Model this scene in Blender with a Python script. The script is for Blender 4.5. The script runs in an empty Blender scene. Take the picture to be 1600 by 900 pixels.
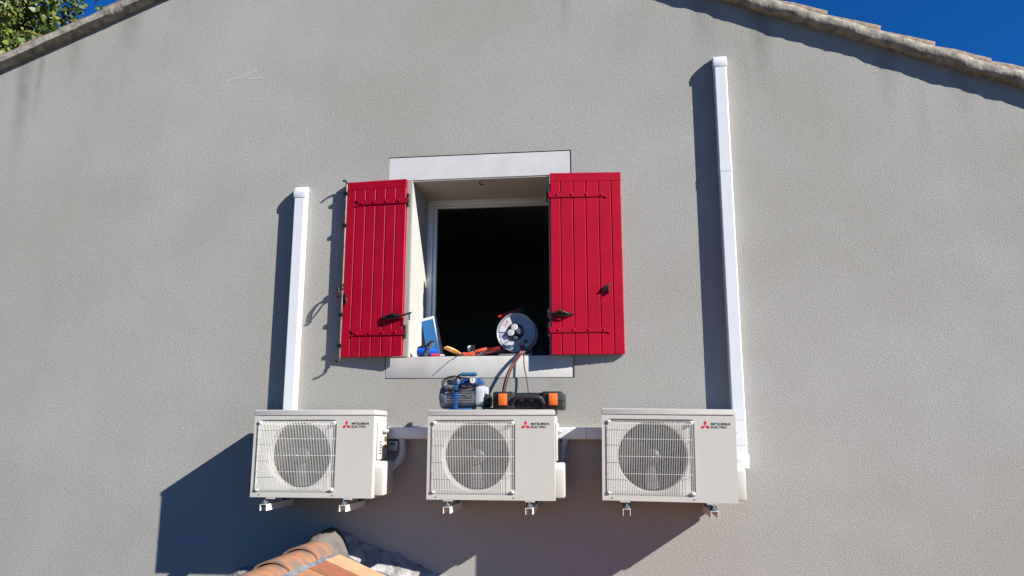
import bpy, bmesh, math, random
from mathutils import Vector, Matrix
random.seed(7)
PI = math.pi
S = bpy.context.scene
C = S.collection
EYE = 4.4                                  # camera height above the ground

# ------------------------------------------------------------------ camera
cam = bpy.data.cameras.new('Camera'); camo = bpy.data.objects.new('Camera', cam); C.objects.link(camo)
p, yw, r = math.radians(10.74), math.radians(7.106), math.radians(0.073)
fw = Vector((-math.sin(yw)*math.cos(p), math.cos(yw)*math.cos(p), math.sin(p)))
rt = Vector((math.cos(yw), math.sin(yw), 0)); up = rt.cross(fw)
rt2 = rt*math.cos(r) + up*math.sin(r); up2 = up*math.cos(r) - rt*math.sin(r)
M = Matrix((rt2, up2, -fw)).transposed().to_4x4(); M.translation = (0, -5.22, EYE)
camo.matrix_world = M
cam.sensor_width = 36; cam.lens = 1200/1600*36; cam.clip_start = .05; cam.clip_end = 3000
S.camera = camo

# ------------------------------------------------------------------ sky and sun
SUN = Vector((2.13, -1.0, 1.39)).normalized()
w = bpy.data.worlds.new('World'); S.world = w; w.use_nodes = True
nt = w.node_tree; nt.nodes.clear()
out = nt.nodes.new('ShaderNodeOutputWorld'); bg = nt.nodes.new('ShaderNodeBackground'); sky = nt.nodes.new('ShaderNodeTexSky')
sky.sky_type = 'NISHITA'; sky.sun_disc = False
sky.sun_elevation = math.asin(SUN.z); sky.sun_rotation = math.atan2(SUN.x, SUN.y)
sky.air_density = 1.0; sky.dust_density = 0.0; sky.ozone_density = 4.0; sky.altitude = 600
# deep, clear autumn sky: one even tint over the whole dome
tn = nt.nodes.new('ShaderNodeMix'); tn.data_type = 'RGBA'; tn.blend_type = 'MULTIPLY'; tn.inputs[0].default_value = 1
tn.inputs[7].default_value = (.08, .56, 1.16, 1)
nt.links.new(sky.outputs[0], tn.inputs[6]); nt.links.new(tn.outputs[2], bg.inputs[0]); nt.links.new(bg.outputs[0], out.inputs[0])
bg.inputs[1].default_value = 0.05
sl = bpy.data.lights.new('Sun', 'SUN'); sl.energy = 5.0; sl.angle = math.radians(0.53); sl.color = (1.0, .958, .895)
slo = bpy.data.objects.new('Sun', sl); C.objects.link(slo); slo.location = (8, -8, 14)
slo.rotation_euler = (-SUN).to_track_quat('-Z', 'Y').to_euler()
S.view_settings.view_transform = 'Standard'; S.view_settings.look = 'None'; S.view_settings.gamma = 1
S.view_settings.exposure = 1.02; S.view_settings.use_curve_mapping = False
S.render.engine = 'CYCLES'

# ------------------------------------------------------------------ materials
MATS = {}
def mat(name, col, rough=.6, metal=0, var=.0, vs=8, bump=0, bs=200, bd=.002, col2=None, spec=.5, coat=0, island=None, det=4):
    m = bpy.data.materials.new(name); m.use_nodes = True; MATS[name] = m
    col = tuple(.88*c for c in col); col2 = tuple(.88*c for c in col2) if col2 else None
    t = m.node_tree; N = t.nodes; L = t.links; b = N['Principled BSDF']
    b.inputs['Base Color'].default_value = (*col, 1); b.inputs['Roughness'].default_value = rough
    b.inputs['Metallic'].default_value = metal; b.inputs['Specular IOR Level'].default_value = spec
    b.inputs['Coat Weight'].default_value = coat
    tc = N.new('ShaderNodeTexCoord')
    if var > 0 or col2:
        n = N.new('ShaderNodeTexNoise'); n.inputs['Scale'].default_value = vs; n.inputs['Detail'].default_value = det
        L.new(tc.outputs['Object'], n.inputs['Vector'])
        cr = N.new('ShaderNodeValToRGB'); cr.color_ramp.elements[0].position = .32; cr.color_ramp.elements[1].position = .68
        c2 = col2 or tuple(c*(1-var) for c in col)
        cr.color_ramp.elements[0].color = (*c2, 1); cr.color_ramp.elements[1].color = (*col, 1)
        L.new(n.outputs['Fac'], cr.inputs[0]); last = cr.outputs[0]
        L.new(last, b.inputs['Base Color'])
    if island:
        g = N.new('ShaderNodeNewGeometry'); cr = N.new('ShaderNodeValToRGB'); e = cr.color_ramp.elements
        for i, c in enumerate(island):
            el = e[i] if i < 2 else e.new(1)
            el.position = i/(len(island)-1); el.color = (*c, 1)
        L.new(g.outputs['Random Per Island'], cr.inputs[0]); L.new(cr.outputs[0], b.inputs['Base Color'])
    if bump > 0:
        n = N.new('ShaderNodeTexNoise'); n.inputs['Scale'].default_value = bs; n.inputs['Detail'].default_value = 3
        L.new(tc.outputs['Object'], n.inputs['Vector'])
        bp = N.new('ShaderNodeBump'); bp.inputs['Strength'].default_value = bump; bp.inputs['Distance'].default_value = bd
        L.new(n.outputs['Fac'], bp.inputs['Height']); L.new(bp.outputs[0], b.inputs['Normal'])
    return m

def stucco():
    m = bpy.data.materials.new('grey_stucco'); m.use_nodes = True; t = m.node_tree; N = t.nodes; L = t.links
    b = N['Principled BSDF']; b.inputs['Roughness'].default_value = .95; b.inputs['Specular IOR Level'].default_value = .15
    tc = N.new('ShaderNodeTexCoord'); P = tc.outputs['Object']
    def noise(s, d=4, vec=P, ro=.5):
        n = N.new('ShaderNodeTexNoise'); n.inputs['Scale'].default_value = s; n.inputs['Detail'].default_value = d
        n.inputs['Roughness'].default_value = ro; L.new(vec, n.inputs['Vector']); return n.outputs['Fac']
    def ramp(v, a, b_, lo=0., hi=1.):
        r_ = N.new('ShaderNodeMapRange'); r_.interpolation_type = 'SMOOTHSTEP'; L.new(v, r_.inputs[0])
        for k, x in zip((1, 2, 3, 4), (a, b_, lo, hi)): r_.inputs[k].default_value = x
        return r_.outputs[0]
    def mth(op, a, b_):
        n = N.new('ShaderNodeMath'); n.operation = op
        for i, x in enumerate((a, b_)):
            if isinstance(x, (int, float)): n.inputs[i].default_value = x
            else: L.new(x, n.inputs[i])
        return n.outputs[0]
    def mix(f, a, b_, mode='MIX'):
        n = N.new('ShaderNodeMix'); n.data_type = 'RGBA'; n.blend_type = mode
        if isinstance(f, float): n.inputs[0].default_value = f
        else: L.new(f, n.inputs[0])
        for i, x in ((6, a), (7, b_)):
            if isinstance(x, tuple): n.inputs[i].default_value = (*x, 1)
            else: L.new(x, n.inputs[i])
        return n.outputs[2]
    big = ramp(noise(.55, 3), .35, .65)
    c = mix(big, (.322, .313, .281), (.366, .361, .339))
    mid = ramp(noise(2.3, 5), .3, .7)
    c = mix(mth('MULTIPLY', mid, .35), c, (.296, .285, .255))
    # rain streaks running down from the verge
    sx = N.new('ShaderNodeSeparateXYZ'); L.new(P, sx.inputs[0])
    st = N.new('ShaderNodeMapping'); st.inputs['Scale'].default_value = (5.5, 1, .55); L.new(P, st.inputs['Vector'])
    stn = ramp(noise(1.0, 3, st.outputs[0]), .54, .76)
    dx = mth('ABSOLUTE', mth('ADD', sx.outputs['X'], 1.694), 0)
    dist = mth('SUBTRACT', mth('SUBTRACT', EYE+4.123, mth('MULTIPLY', dx, .403)), sx.outputs['Z'])
    near = ramp(dist, .1, 1.0, 1., 0.)
    c = mix(mth('MULTIPLY', mth('MULTIPLY', stn, near), .5), c, (.17, .165, .15))
    # single dark runs and smudges under the eaves
    for x0, wd, ln, am in ((-4.60, .11, .85, .55), (-4.47, .05, .5, .4), (-4.18, .10, .22, .35), (-3.72, .14, .20, .35), (1.13, .12, .55, .5), (.74, .16, .45, .3), (1.95, .10, .40, .3)):
        d = mth('ABSOLUTE', mth('SUBTRACT', mth('ADD', sx.outputs['X'], mth('MULTIPLY', mth('SUBTRACT', noise(2.2, 2), .5), .10)), x0), 0)
        rn = mth('MULTIPLY', ramp(d, 0., wd, 1., 0.), ramp(dist, .12, .2+ln, 1., 0.))
        c = mix(mth('MULTIPLY', mth('MULTIPLY', rn, ramp(noise(9, 4), .25, .7, .5, 1.)), am), c, (.10, .097, .09))
    # drips below the sill ends
    def drip(x0, wd):
        d = mth('ABSOLUTE', mth('SUBTRACT', sx.outputs['X'], x0), 0)
        a = ramp(d, 0., wd, 1., 0.)
        z_ = mth('MULTIPLY', ramp(sx.outputs['Z'], EYE+.12, EYE+.372, 0., 1.), ramp(sx.outputs['Z'], EYE+.38, EYE+.42, 1., 0.))
        return mth('MULTIPLY', mth('MULTIPLY', a, z_), ramp(noise(14, 3), .35, .7))
    c = mix(mth('MULTIPLY', drip(-1.40, .09), .5), c, (.29, .22, .145))
    c = mix(mth('MULTIPLY', drip(-.36, .09), .5), c, (.29, .22, .145))
    # grain
    gr = noise(140, 4, P, .7)
    c = mix(ramp(gr, .34, .56), mix(.55, c, (.17, .16, .14)), c)
    L.new(c, b.inputs['Base Color'])
    vo = N.new('ShaderNodeTexVoronoi'); vo.inputs['Scale'].default_value = 135; L.new(P, vo.inputs['Vector'])
    h = mth('ADD', mth('MULTIPLY', gr, 1.0), mth('MULTIPLY', mth('SUBTRACT', 1., vo.outputs['Distance']), .35))
    h = mth('ADD', h, mth('MULTIPLY', noise(7, 3), .45))
    bp = N.new('ShaderNodeBump'); bp.inputs['Strength'].default_value = .6; bp.inputs['Distance'].default_value = .0042
    L.new(h, bp.inputs['Height']); L.new(bp.outputs[0], b.inputs['Normal'])
    return m
MATS['stucco'] = stucco()
mat('surround', (.59, .595, .585), .85, var=.09, vs=9, bump=.4, bs=160, bd=.001)
mat('sillpaint', (.58, .575, .55), .85, col2=(.50, .475, .42), vs=6, bump=.4, bs=160, bd=.001)
mat('reveal', (.45, .44, .405), .9, var=.1, vs=5, bump=.4, bs=120, bd=.001)
mat('pvc', (.74, .75, .76), .35)
mat('duct', (.69, .70, .725), .35, var=.04, vs=3)
mat('ac_front', (.54, .53, .475), .42, var=.03, vs=4)
mat('ac_white', (.53, .52, .475), .4, var=.04, vs=5)
mat('ac_wire', (.80, .79, .73), .35)
mat('ac_dark', (.035, .036, .036), .7)
mat('fan', (.045, .047, .05), .45)
mat('fins', (.035, .035, .034), .5, .3, var=.5, vs=60)
mat('logo_red', (.62, .012, .022), .45)
mat('logo_black', (.02, .02, .022), .5)
mat('bracket', (.74, .73, .70), .4, var=.06, vs=20)
mat('zinc', (.42, .50, .56), .35, .85, var=.2, vs=60)
mat('red_paint', (.395, .0015, .020), .5, var=.2, vs=5, bump=.15, bs=40, bd=.001, spec=.16)
mat('iron', (.018, .016, .015), .55, .4, var=.4, vs=50)
mat('rod', (.16, .14, .12), .5, .6, var=.4, vs=30)
mat('mortar', (.40, .365, .30), .95, col2=(.17, .155, .13), vs=17, det=8, bump=.8, bs=38, bd=.007, spec=.1)
mat('dark_mortar', (.46, .44, .42), .95, col2=(.15, .148, .145), vs=12, bump=1.0, bs=45, bd=.012, spec=.1)
mat('cement', (.185, .165, .145), .95, col2=(.11, .10, .092), vs=8, bump=.9, bs=30, bd=.010, spec=.1)
mat('lead', (.11, .14, .19), .6, .2, col2=(.27, .28, .29), vs=22, bump=.4, bs=20, bd=.006)
mat('terracotta', (.40, .18, .09), .9, col2=(.19, .14, .105), vs=13, bump=.6, bs=60, bd=.003, spec=.15, det=7)
mat('weathered', (.45, .165, .07), .9, col2=(.28, .125, .07), vs=6, bump=.5, bs=60, bd=.003, spec=.15, det=7)
mat('terracotta_red', (.33, .11, .06), .9, col2=(.18, .095, .065), vs=18, det=7, bump=.5, bs=60, bd=.003, spec=.15)
mat('peach', (.66, .34, .19), .85, var=.28, vs=9, bump=.3, bs=80, bd=.001, spec=.15)
mat('old_tile', (.34, .255, .18), .95, col2=(.085, .075, .06), vs=22, bump=1.0, bs=70, bd=.008, spec=.1, det=8)
mat('plaster', (.55, .53, .50), .9)
mat('floorwood', (.20, .13, .08), .6)
mat('ground', (.045, .055, .025), .95, col2=(.075, .065, .04), vs=.6)
mat('housewall', (.37, .36, .34), .95)
mat('pump_alu', (.42, .43, .45), .42, .55, var=.25, vs=40)
mat('pump_end', (.13, .14, .19), .5, .2)
mat('pump_tank', (.62, .64, .66), .35, .3)
mat('blue', (.016, .08, .27), .4, var=.15, vs=30)
mat('bluegrip', (.02, .14, .24), .6)
mat('black', (.012, .012, .013), .5)
mat('black_case', (.022, .024, .026), .55, var=.35, vs=30, bump=.2, bs=300, bd=.001)
mat('orange', (.80, .17, .022), .45, var=.06, vs=20)
mat('white', (.78, .78, .76), .5)
mat('brass', (.5, .36, .14), .35, .8)
mat('reel_metal', (.42, .43, .44), .45, .25, col2=(.30, .31, .33), vs=12)
mat('paper', (.80, .79, .76), .7, col2=(.68, .70, .70), vs=30)
mat('paper_red', (.72, .42, .40), .7, col2=(.80, .72, .70), vs=60)
mat('ink', (.03, .035, .05), .6)
mat('sticker_blue', (.25, .33, .45), .5)
mat('red_plastic', (.55, .022, .018), .4)
mat('cable', (.15, .035, .03), .5)
mat('socket_white', (.62, .62, .60), .45)
mat('socket_grey', (.13, .14, .16), .5)
mat('bright_blue', (.012, .10, .50), .3)
mat('box_blue', (.012, .15, .40), .5)
mat('box_pale', (.50, .54, .58), .5)
mat('pink', (.62, .02, .09), .45)
mat('handle_orange', (.55, .075, .03), .4)
mat('handle_yellow', (.50, .20, .03), .4)
mat('handle_red', (.26, .018, .018), .4)
mat('steel', (.42, .42, .42), .35, .8, var=.2, vs=60)
mat('grey_cloth', (.10, .10, .115), .9, var=.3, vs=25, bump=.4, bs=60, bd=.004)
mat('conduit', (.40, .41, .44), .5)
mat('bark', (.11, .08, .055), .95, var=.4, vs=8, bump=.6, bs=20, bd=.02)
mat('leaf', (.1, .12, .02), .5, island=[(.022, .042, .008), (.05, .085, .012), (.09, .13, .016), (.15, .17, .022), (.14, .095, .02)])

# ------------------------------------------------------------------ mesh helpers
class B:
    def __init__(s): s.bm = bmesh.new()
    def poly(s, pts):
        vs = [s.bm.verts.new(q) for q in pts]; return s.bm.faces.new(vs)
    def box(s, x0, x1, y0, y1, z0, z1, bev=0, seg=2, mx=None):
        b = s.bm
        vs = [b.verts.new((x, y, z)) for x in (x0, x1) for y in (y0, y1) for z in (z0, z1)]
        fs = [b.faces.new([vs[i] for i in q]) for q in ((0, 1, 3, 2), (4, 6, 7, 5), (0, 4, 5, 1), (2, 3, 7, 6), (0, 2, 6, 4), (1, 5, 7, 3))]
        new = vs
        if bev:
            es = list({e for f in fs for e in f.edges})
            rr = bmesh.ops.bevel(b, geom=es, offset=bev, segments=seg, affect='EDGES', profile=.5)
            new = list({v for f in rr['faces'] for v in f.verts} | {v for v in vs if v.is_valid})
        if mx: bmesh.ops.transform(b, matrix=mx, verts=new)
        return s
    def prism(s, pts, a, b_, axis='y', bev=0):
        # pts 2-D polygon; axis y -> (x,z), axis x -> (y,z), axis z -> (x,y)
        f = {'y': lambda q, t: (q[0], t, q[1]), 'x': lambda q, t: (t, q[0], q[1]), 'z': lambda q, t: (q[0], q[1], t)}[axis]
        A = [s.bm.verts.new(f(q, a)) for q in pts]; D = [s.bm.verts.new(f(q, b_)) for q in pts]; n = len(pts)
        fs = [s.bm.faces.new(A), s.bm.faces.new(D[::-1])]
        for i in range(n): fs.append(s.bm.faces.new((A[i], D[i], D[(i+1) % n], A[(i+1) % n])))
        if bev:
            es = list({e for fc in fs for e in fc.edges})
            bmesh.ops.bevel(s.bm, geom=es, offset=bev, segments=2, affect='EDGES', profile=.5)
        return s
    def tube(s, path, r, n=8, cap=True):
        path = [Vector(q) for q in path]; rings = []
        rs = r if isinstance(r, (list, tuple)) else [r]*len(path)
        for i, q in enumerate(path):
            t = (path[min(i+1, len(path)-1)] - path[max(i-1, 0)]).normalized()
            if i == 0: u = t.orthogonal().normalized()
            else: u = (u - t*u.dot(t)).normalized()
            v = t.cross(u)
            rings.append([s.bm.verts.new(q + (u*math.cos(2*PI*k/n) + v*math.sin(2*PI*k/n))*rs[i]) for k in range(n)])
        for a, b_ in zip(rings, rings[1:]):
            for k in range(n): s.bm.faces.new((a[k], a[(k+1) % n], b_[(k+1) % n], b_[k]))
        if cap: s.bm.faces.new(rings[0][::-1]); s.bm.faces.new(rings[-1])
        return s
    def lathe(s, prof, axis='y', o=(0, 0, 0), n=32):
        # prof: list of (radius, along)
        o = Vector(o); rings = []
        for rad, a in prof:
            ring = []
            for k in range(n):
                c_, s_ = math.cos(2*PI*k/n)*rad, math.sin(2*PI*k/n)*rad
                q = {'y': (c_, a, s_), 'x': (a, c_, s_), 'z': (c_, s_, a)}[axis]
                ring.append(s.bm.verts.new(o + Vector(q)))
            rings.append(ring)
        for a, b_ in zip(rings, rings[1:]):
            for k in range(n): s.bm.faces.new((a[k], a[(k+1) % n], b_[(k+1) % n], b_[k]))
        for ring in (rings[0], rings[-1]):
            if (ring[0].co - ring[n//2].co).length > 1e-5: s.bm.faces.new(ring)
        return s
    def mesh(s, name, m, smooth=35):
        bmesh.ops.recalc_face_normals(s.bm, faces=s.bm.faces)
        me = bpy.data.meshes.new(name); s.bm.to_mesh(me); s.bm.free()
        me.materials.append(MATS[m])
        if smooth and len(me.polygons):
            me.shade_smooth(); me.set_sharp_from_angle(angle=math.radians(smooth))
        return me
    def build(s, name, m, parent=None, loc=(0, 0, 0), rot=(0, 0, 0), smooth=35):
        o = bpy.data.objects.new(name, s.mesh(name, m, smooth)); C.objects.link(o)
        o.location = loc; o.rotation_euler = rot; o.parent = parent
        return o
def empty(name, loc, label, cat, group=None, rot=(0, 0, 0)):
    o = bpy.data.objects.new(name, None); C.objects.link(o); o.location = loc; o.rotation_euler = rot
    o.empty_display_size = .1; tag(o, label, cat, group); return o
def tag(o, label=None, cat=None, group=None, kind=None):
    if label: o['label'] = label
    if cat: o['category'] = cat
    if group: o['group'] = group
    if kind: o['kind'] = kind
    return o
def copy_tree(o, parent=None):
    c = o.copy(); C.objects.link(c); c.parent = parent
    for ch in o.children: copy_tree(ch, c)
    return c
def use(name, me, parent, loc=(0, 0, 0), rot=(0, 0, 0)):
    o = bpy.data.objects.new(name, me); C.objects.link(o); o.location = loc; o.rotation_euler = rot; o.parent = parent; return o
def bez(pts, n=24):
    # Catmull-Rom through points
    P = [Vector(q) for q in pts]; P = [2*P[0]-P[1]] + P + [2*P[-1]-P[-2]]; o = []
    k = len(P)-3
    for i in range(k):
        a, b_, c_, d = P[i:i+4]
        for j in range(n//k + (1 if i == k-1 else 0)):
            t = j/(n//k)
            o.append(.5*((2*b_) + (c_-a)*t + (2*a-5*b_+4*c_-d)*t*t + (3*b_-a-3*c_+d)*t**3))
    return o
def rrect(x0, x1, z0, z1, r, n=5):
    o = []
    for cx, cz, a in ((x1-r, z1-r, 0), (x0+r, z1-r, 90), (x0+r, z0+r, 180), (x1-r, z0+r, 270)):
        for k in range(n+1):
            t = math.radians(a + 90*k/n); o.append((cx+r*math.cos(t), cz+r*math.sin(t)))
    return o

# ------------------------------------------------------------------ ground
g = B(); g.poly([(-1500, -1500, 0), (1500, -1500, 0), (1500, 1500, 0), (-1500, 1500, 0)])
tag(g.build('ground', 'ground'), kind='structure')

# ------------------------------------------------------------------ the gable house
AX, AZ, TANL, TANR = -1.694, 4.123, .40, .4065       # apex on the wall plane (z above eye level)
XL, XR = -7.2, 3.7
def zroof(x): return AZ + (x-AX)*TANL if x < AX else AZ - (x-AX)*TANR
house = empty('house', (0, 0, EYE), 'grey stuccoed gable end of a house with tiled verge and deep window', 'house')
OX0, OX1, OZ0, OZ1 = -1.385, -.385, .527, 1.815       # opening
LX0, LX1, LZ1 = -1.565, -.227, 1.995                  # lintel band
SX0, SX1, SZ0 = -1.546, -.224, .372                   # sill band
wallb = B()
ztop = 2.2
cells = [
 [(XL, -EYE), (SX0, -EYE), (SX0, OZ0), (SX0, OZ0), (OX0, OZ0), (OX0, OZ1), (LX0, OZ1), (LX0, LZ1), (LX0, ztop), (XL, zroof(XL))],
]
def face_set(y):
    def F(pts): wallb.poly([(a, y, b_) for a, b_ in pts])
    F([(XL, -EYE), (SX0, -EYE), (SX0, SZ0), (SX0, OZ0), (XL, OZ0)])
    F([(SX0, -EYE), (SX1, -EYE), (SX1, SZ0), (SX0, SZ0)])
    F([(SX1, -EYE), (XR, -EYE), (XR, OZ0), (SX1, OZ0), (SX1, SZ0)])
    F([(XL, OZ0), (SX0, OZ0), (OX0, OZ0), (OX0, OZ1), (LX0, OZ1), (XL, zroof(XL))])
    F([(XR, OZ0), (XR, zroof(XR)), (LX1, OZ1), (OX1, OZ1), (OX1, OZ0), (SX1, OZ0)])
    F([(XL, zroof(XL)), (LX0, OZ1), (LX0, LZ1), (AX, AZ)])
    F([(LX0, LZ1), (LX1, LZ1), (AX, AZ)])
    F([(LX1, LZ1), (LX1, OZ1), (XR, zroof(XR)), (AX, AZ)])
face_set(0); face_set(.5)
loop = [(SX0, SZ0), (SX1, SZ0), (SX1, OZ0), (OX1, OZ0), (OX1, OZ1), (LX1, OZ1), (LX1, LZ1), (LX0, LZ1), (LX0, OZ1), (OX0, OZ1), (OX0, OZ0), (SX0, OZ0)]
for a, b_ in zip(loop, loop[1:]+loop[:1]): wallb.poly([(a[0], 0, a[1]), (b_[0], 0, b_[1]), (b_[0], .5, b_[1]), (a[0], .5, a[1])])
bmesh.ops.remove_doubles(wallb.bm, verts=wallb.bm.verts, dist=1e-5)
wo = wallb.build('wall', 'stucco', house, smooth=0)
# the wall mesh is in house space; stain heights use the object's own z, so shift the mesh data
wo.location = (0, 0, -EYE); wo.data.transform(Matrix.Translation((0, 0, EYE)))
B().box(XL, XL+.4, .505, 9, -EYE, zroof(XL)-.05).build('side_wall', 'housewall', house)
B().box(XR-.4, XR, .505, 9, -EYE, zroof(XR)-.05).build('side_wall', 'housewall', house)
g = B(); g.poly([(XL, 9, -EYE), (XR, 9, -EYE), (XR, 9, zroof(XR)), (AX, 9, AZ), (XL, 9, zroof(XL))]); g.build('rear_wall', 'housewall', house)
# smooth painted bands round the window, set 7 mm behind the stucco
B().box(LX0+.003, LX1-.004, .0045, .49, OZ1-.002, LZ1-.0045, .002, 1).build('lintel', 'surround', house)
g = B(); g.prism([(SX0+.004, SZ0+.006), (SX1-.005, SZ0+.004), (SX1-.004, OZ0-.001), (SX0+.004, OZ0-.001)], .006, .46, bev=.003); g.build('sill', 'sillpaint', house)
# lining of the deep opening
RV = .478
B().box(OX0-.0, OX0+.006, .004, RV, OZ0, OZ1-.004).build('reveal_lining', 'reveal', house)
B().box(OX1-.006, OX1, .004, RV, OZ0, OZ1-.004).build('reveal_lining', 'reveal', house)
B().box(OX0+.007, OX1-.007, .009, RV, OZ1-.0105, OZ1-.003).build('reveal_lining', 'reveal', house)
B().tube([(-.895, .06, OZ1-.008), (-.895, .06, OZ1-.03), (-.88, .06, OZ1-.04), (-.868, .06, OZ1-.03)], .005, 6).build('hook', 'iron', house)
# window frame: stepped white profiles, casements folded back inside
win = B(); FX0, FX1, FZ0, FZ1 = OX0+.0065, OX1-.0065, OZ0-.02, OZ1-.011
win.box(FX0, FX0+.045, .47, .535, FZ0, FZ1, .004)
win = win.build('window', 'pvc', house)
B().box(FX1-.026, FX1, .47, .535, FZ0, FZ1, .004).build('frame', 'pvc', win)
B().box(FX0+.0455, FX1-.0265, .471, .534, FZ1-.045, FZ1, .004).build('frame', 'pvc', win)
B().box(FX0+.0455, FX1-.0265, .471, .534, FZ0, FZ0+.05, .004).build('frame', 'pvc', win)
g = B(); g.box(FX0+.046, FX0+.072, .492, .53, FZ0+.05, FZ1-.046, .003); g.box(FX1-.036, FX1-.027, .492, .53, FZ0+.05, FZ1-.046, .003)
g.box(FX0+.073, FX1-.037, .493, .529, FZ1-.060, FZ1-.046, .003); g.build('inner_rebate', 'pvc', win)
# the dark room
g = B()
for q in ([(-4, .51, -.5), (-4, 4.8, -.5), (-4, 4.8, 2.2), (-4, .51, 2.2)], [(2, .51, -.5), (2, 4.8, -.5), (2, 4.8, 2.2), (2, .51, 2.2)],
          [(-4, 4.8, -.5), (2, 4.8, -.5), (2, 4.8, 2.2), (-4, 4.8, 2.2)], [(-4, .51, 2.2), (2, .51, 2.2), (2, 4.8, 2.2), (-4, 4.8, 2.2)]): g.poly(q)
rm = g.build('room', 'plaster', house)
g = B(); g.poly([(-4, .51, -.5), (2, .51, -.5), (2, 4.8, -.5), (-4, 4.8, -.5)]); g.build('floor', 'floorwood', rm)
B().box(-.5, .35, 4.74, 4.79, -.49, 1.55, .01).build('door', 'floorwood', rm)

# roof: sheet, mortar verge and barrel tiles
def slope_frame(side):
    # returns function (s along slope down from apex, y, h above the roof plane) -> house coordinates
    a = math.atan(TANL if side < 0 else TANR)
    def f(s, y, h): return Vector((AX + side*(s*math.cos(a)) + side*h*math.sin(a), y, AZ - s*math.sin(a) + h*math.cos(a)))
    return f, a
g = B()
for side in (-1, 1):
    f, a = slope_frame(side); Lm = (AX-XL if side < 0 else XR-AX)/math.cos(a) + .25
    n = 170; prev = None
    for i in range(n+1):
        y = .10 + 9.2*i/n; h = .055 + .035*math.cos(2*PI*y/.21)
        cur = (g.bm.verts.new(f(0, y, h)), g.bm.verts.new(f(Lm, y, h)))
        if prev: g.bm.faces.new((prev[0], prev[1], cur[1], cur[0]))
        prev = cur
    A = [f(0, -.005, -.002), f(Lm, -.005, -.002), f(Lm, 9.3, -.002), f(0, 9.3, -.002)]
    Bm = [f(0, -.005, .03), f(Lm, -.005, .03), f(Lm, 9.3, .03), f(0, 9.3, .03)]
    g.poly(Bm); g.poly([A[0], A[1], Bm[1], Bm[0]]); g.poly([A[1], A[2], Bm[2], Bm[1]])
roof = g.build('roof', 'old_tile', house)
def nz(a, s=0): return math.sin(a*1.7+s)*.5 + math.sin(a*4.3+1.3*s+2)*.3 + math.sin(a*9.1+2.1*s)*.2
for side in (-1, 1):
    f, a = slope_frame(side); Lm = (AX-XL if side < 0 else XR-AX)/math.cos(a) + .2
    g = B(); rings = []; step = .03; n = int(Lm/step)
    for i in range(n+1):
        s_ = i*step
        ph = (s_ % .372)/.372
        sag = .010*(ph-.5)*(1 if ph < .94 else -6*(1-ph)) + .005*nz(s_*3, side) + .002*nz(s_*31, 5); blg = .005*nz(s_*4, 3+side) + .010*(ph-.5)*(1 if ph < .94 else 0) + .0025*nz(s_*27, 8)
        if side < 0: sag *= .25; blg = blg*.4 + .012
        prof = [(.03, -.004), (-.012, -.006+sag*.3), (-.060, -.003+sag), (-.074-blg, .010+sag), (-.075-blg, .050+sag*.8), (-.064-blg*.6, .078+sag*.5), (-.04, .094), (.03, .098)]
        rings.append([g.bm.verts.new(f(s_, y, h)) for y, h in prof])
    for q, w_ in zip(rings, rings[1:]):
        for k in range(len(q)-1): g.bm.faces.new((q[k], q[k+1], w_[k+1], w_[k]))
    g.build('verge_mortar', 'mortar', roof, smooth=60)
# barrel tile mesh: length along +x, arch in y/z
def barrel(L_, r0, r1, th, n=8, jit=0):
    g = B(); rings = []
    for j in range(5):
        x = L_*j/4; rr = r0 + (r1-r0)*j/4
        o_ = []; i_ = []
        for k in range(n+1):
            t = PI*k/n
            e = jit*(random.random()-.5)
            o_.append(g.bm.verts.new((x, -math.cos(t)*(rr+e), math.sin(t)*(rr+e)*.72)))
            i_.append(g.bm.verts.new((x, -math.cos(t)*(rr-th), math.sin(t)*(rr-th)*.72)))
        rings.append((o_, i_))
    for (o0, i0), (o1, i1) in zip(rings, rings[1:]):
        for k in range(n):
            g.bm.faces.new((o0[k], o0[k+1], o1[k+1], o1[k])); g.bm.faces.new((i0[k], i1[k], i1[k+1], i0[k+1]))
        g.bm.faces.new((o0[0], o1[0], i1[0], i0[0])); g.bm.faces.new((o0[n], i0[n], i1[n], o1[n]))
    for o_, i_ in (rings[0], rings[-1]):
        for k in range(n): g.bm.faces.new((o_[k], o_[k+1], i_[k+1], i_[k]))
    return g
bt = [barrel(.47, .078, .092, .016, 8, .012).mesh('roof_tile', 'old_tile', 40) for _ in range(3)]
bt2 = barrel(.47, .078, .092, .013, 8, .004).mesh('roof_tile', 'terracotta', 50)
for side in (-1, 1):
    f, a = slope_frame(side)
    for col in range(3):
        for i in range(15):
            s_ = .05 + .372*i
            pos = f(s_, .035 + .21*col + random.uniform(-.008, .008), .068 + random.uniform(-.004, .004) + (.012 if col else 0))
            o = use('roof_tile', bt2 if col and (i*7+col*3+side) % 5 == 0 else random.choice(bt), roof, pos)
            tilt = a - .035
            o.rotation_euler = (0, tilt, 0) if side > 0 else (0, tilt, PI)
            if side < 0: o.rotation_euler = Matrix.Rotation(PI, 3, 'Z').to_4x4().to_3x3().to_euler() if False else (Matrix.Rotation(PI, 3, 'Z') @ Matrix.Rotation(tilt, 3, 'Y')).to_euler()
# old scuffs in the stucco
for pts in ([(-2.887, 2.674), (-2.754, 2.704)], [(-2.754, 2.704), (-2.632, 2.755)], [(-2.7, 2.679), (-2.581, 2.688)]):
    g = B(); pts = [Vector((a_, 0, b_)) for a_, b_ in pts]; n_ = []
    for i in range(len(pts)-1):
        q0, q1 = pts[i], pts[i+1]
        g.poly([q0 + Vector((0, -.0015, -.003)), q1 + Vector((0, -.0015, -.003)), q1 + Vector((0, -.0015, .003)), q0 + Vector((0, -.0015, .003))])
    o = g.build('scuff', 'surround', house, smooth=0)

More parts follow.
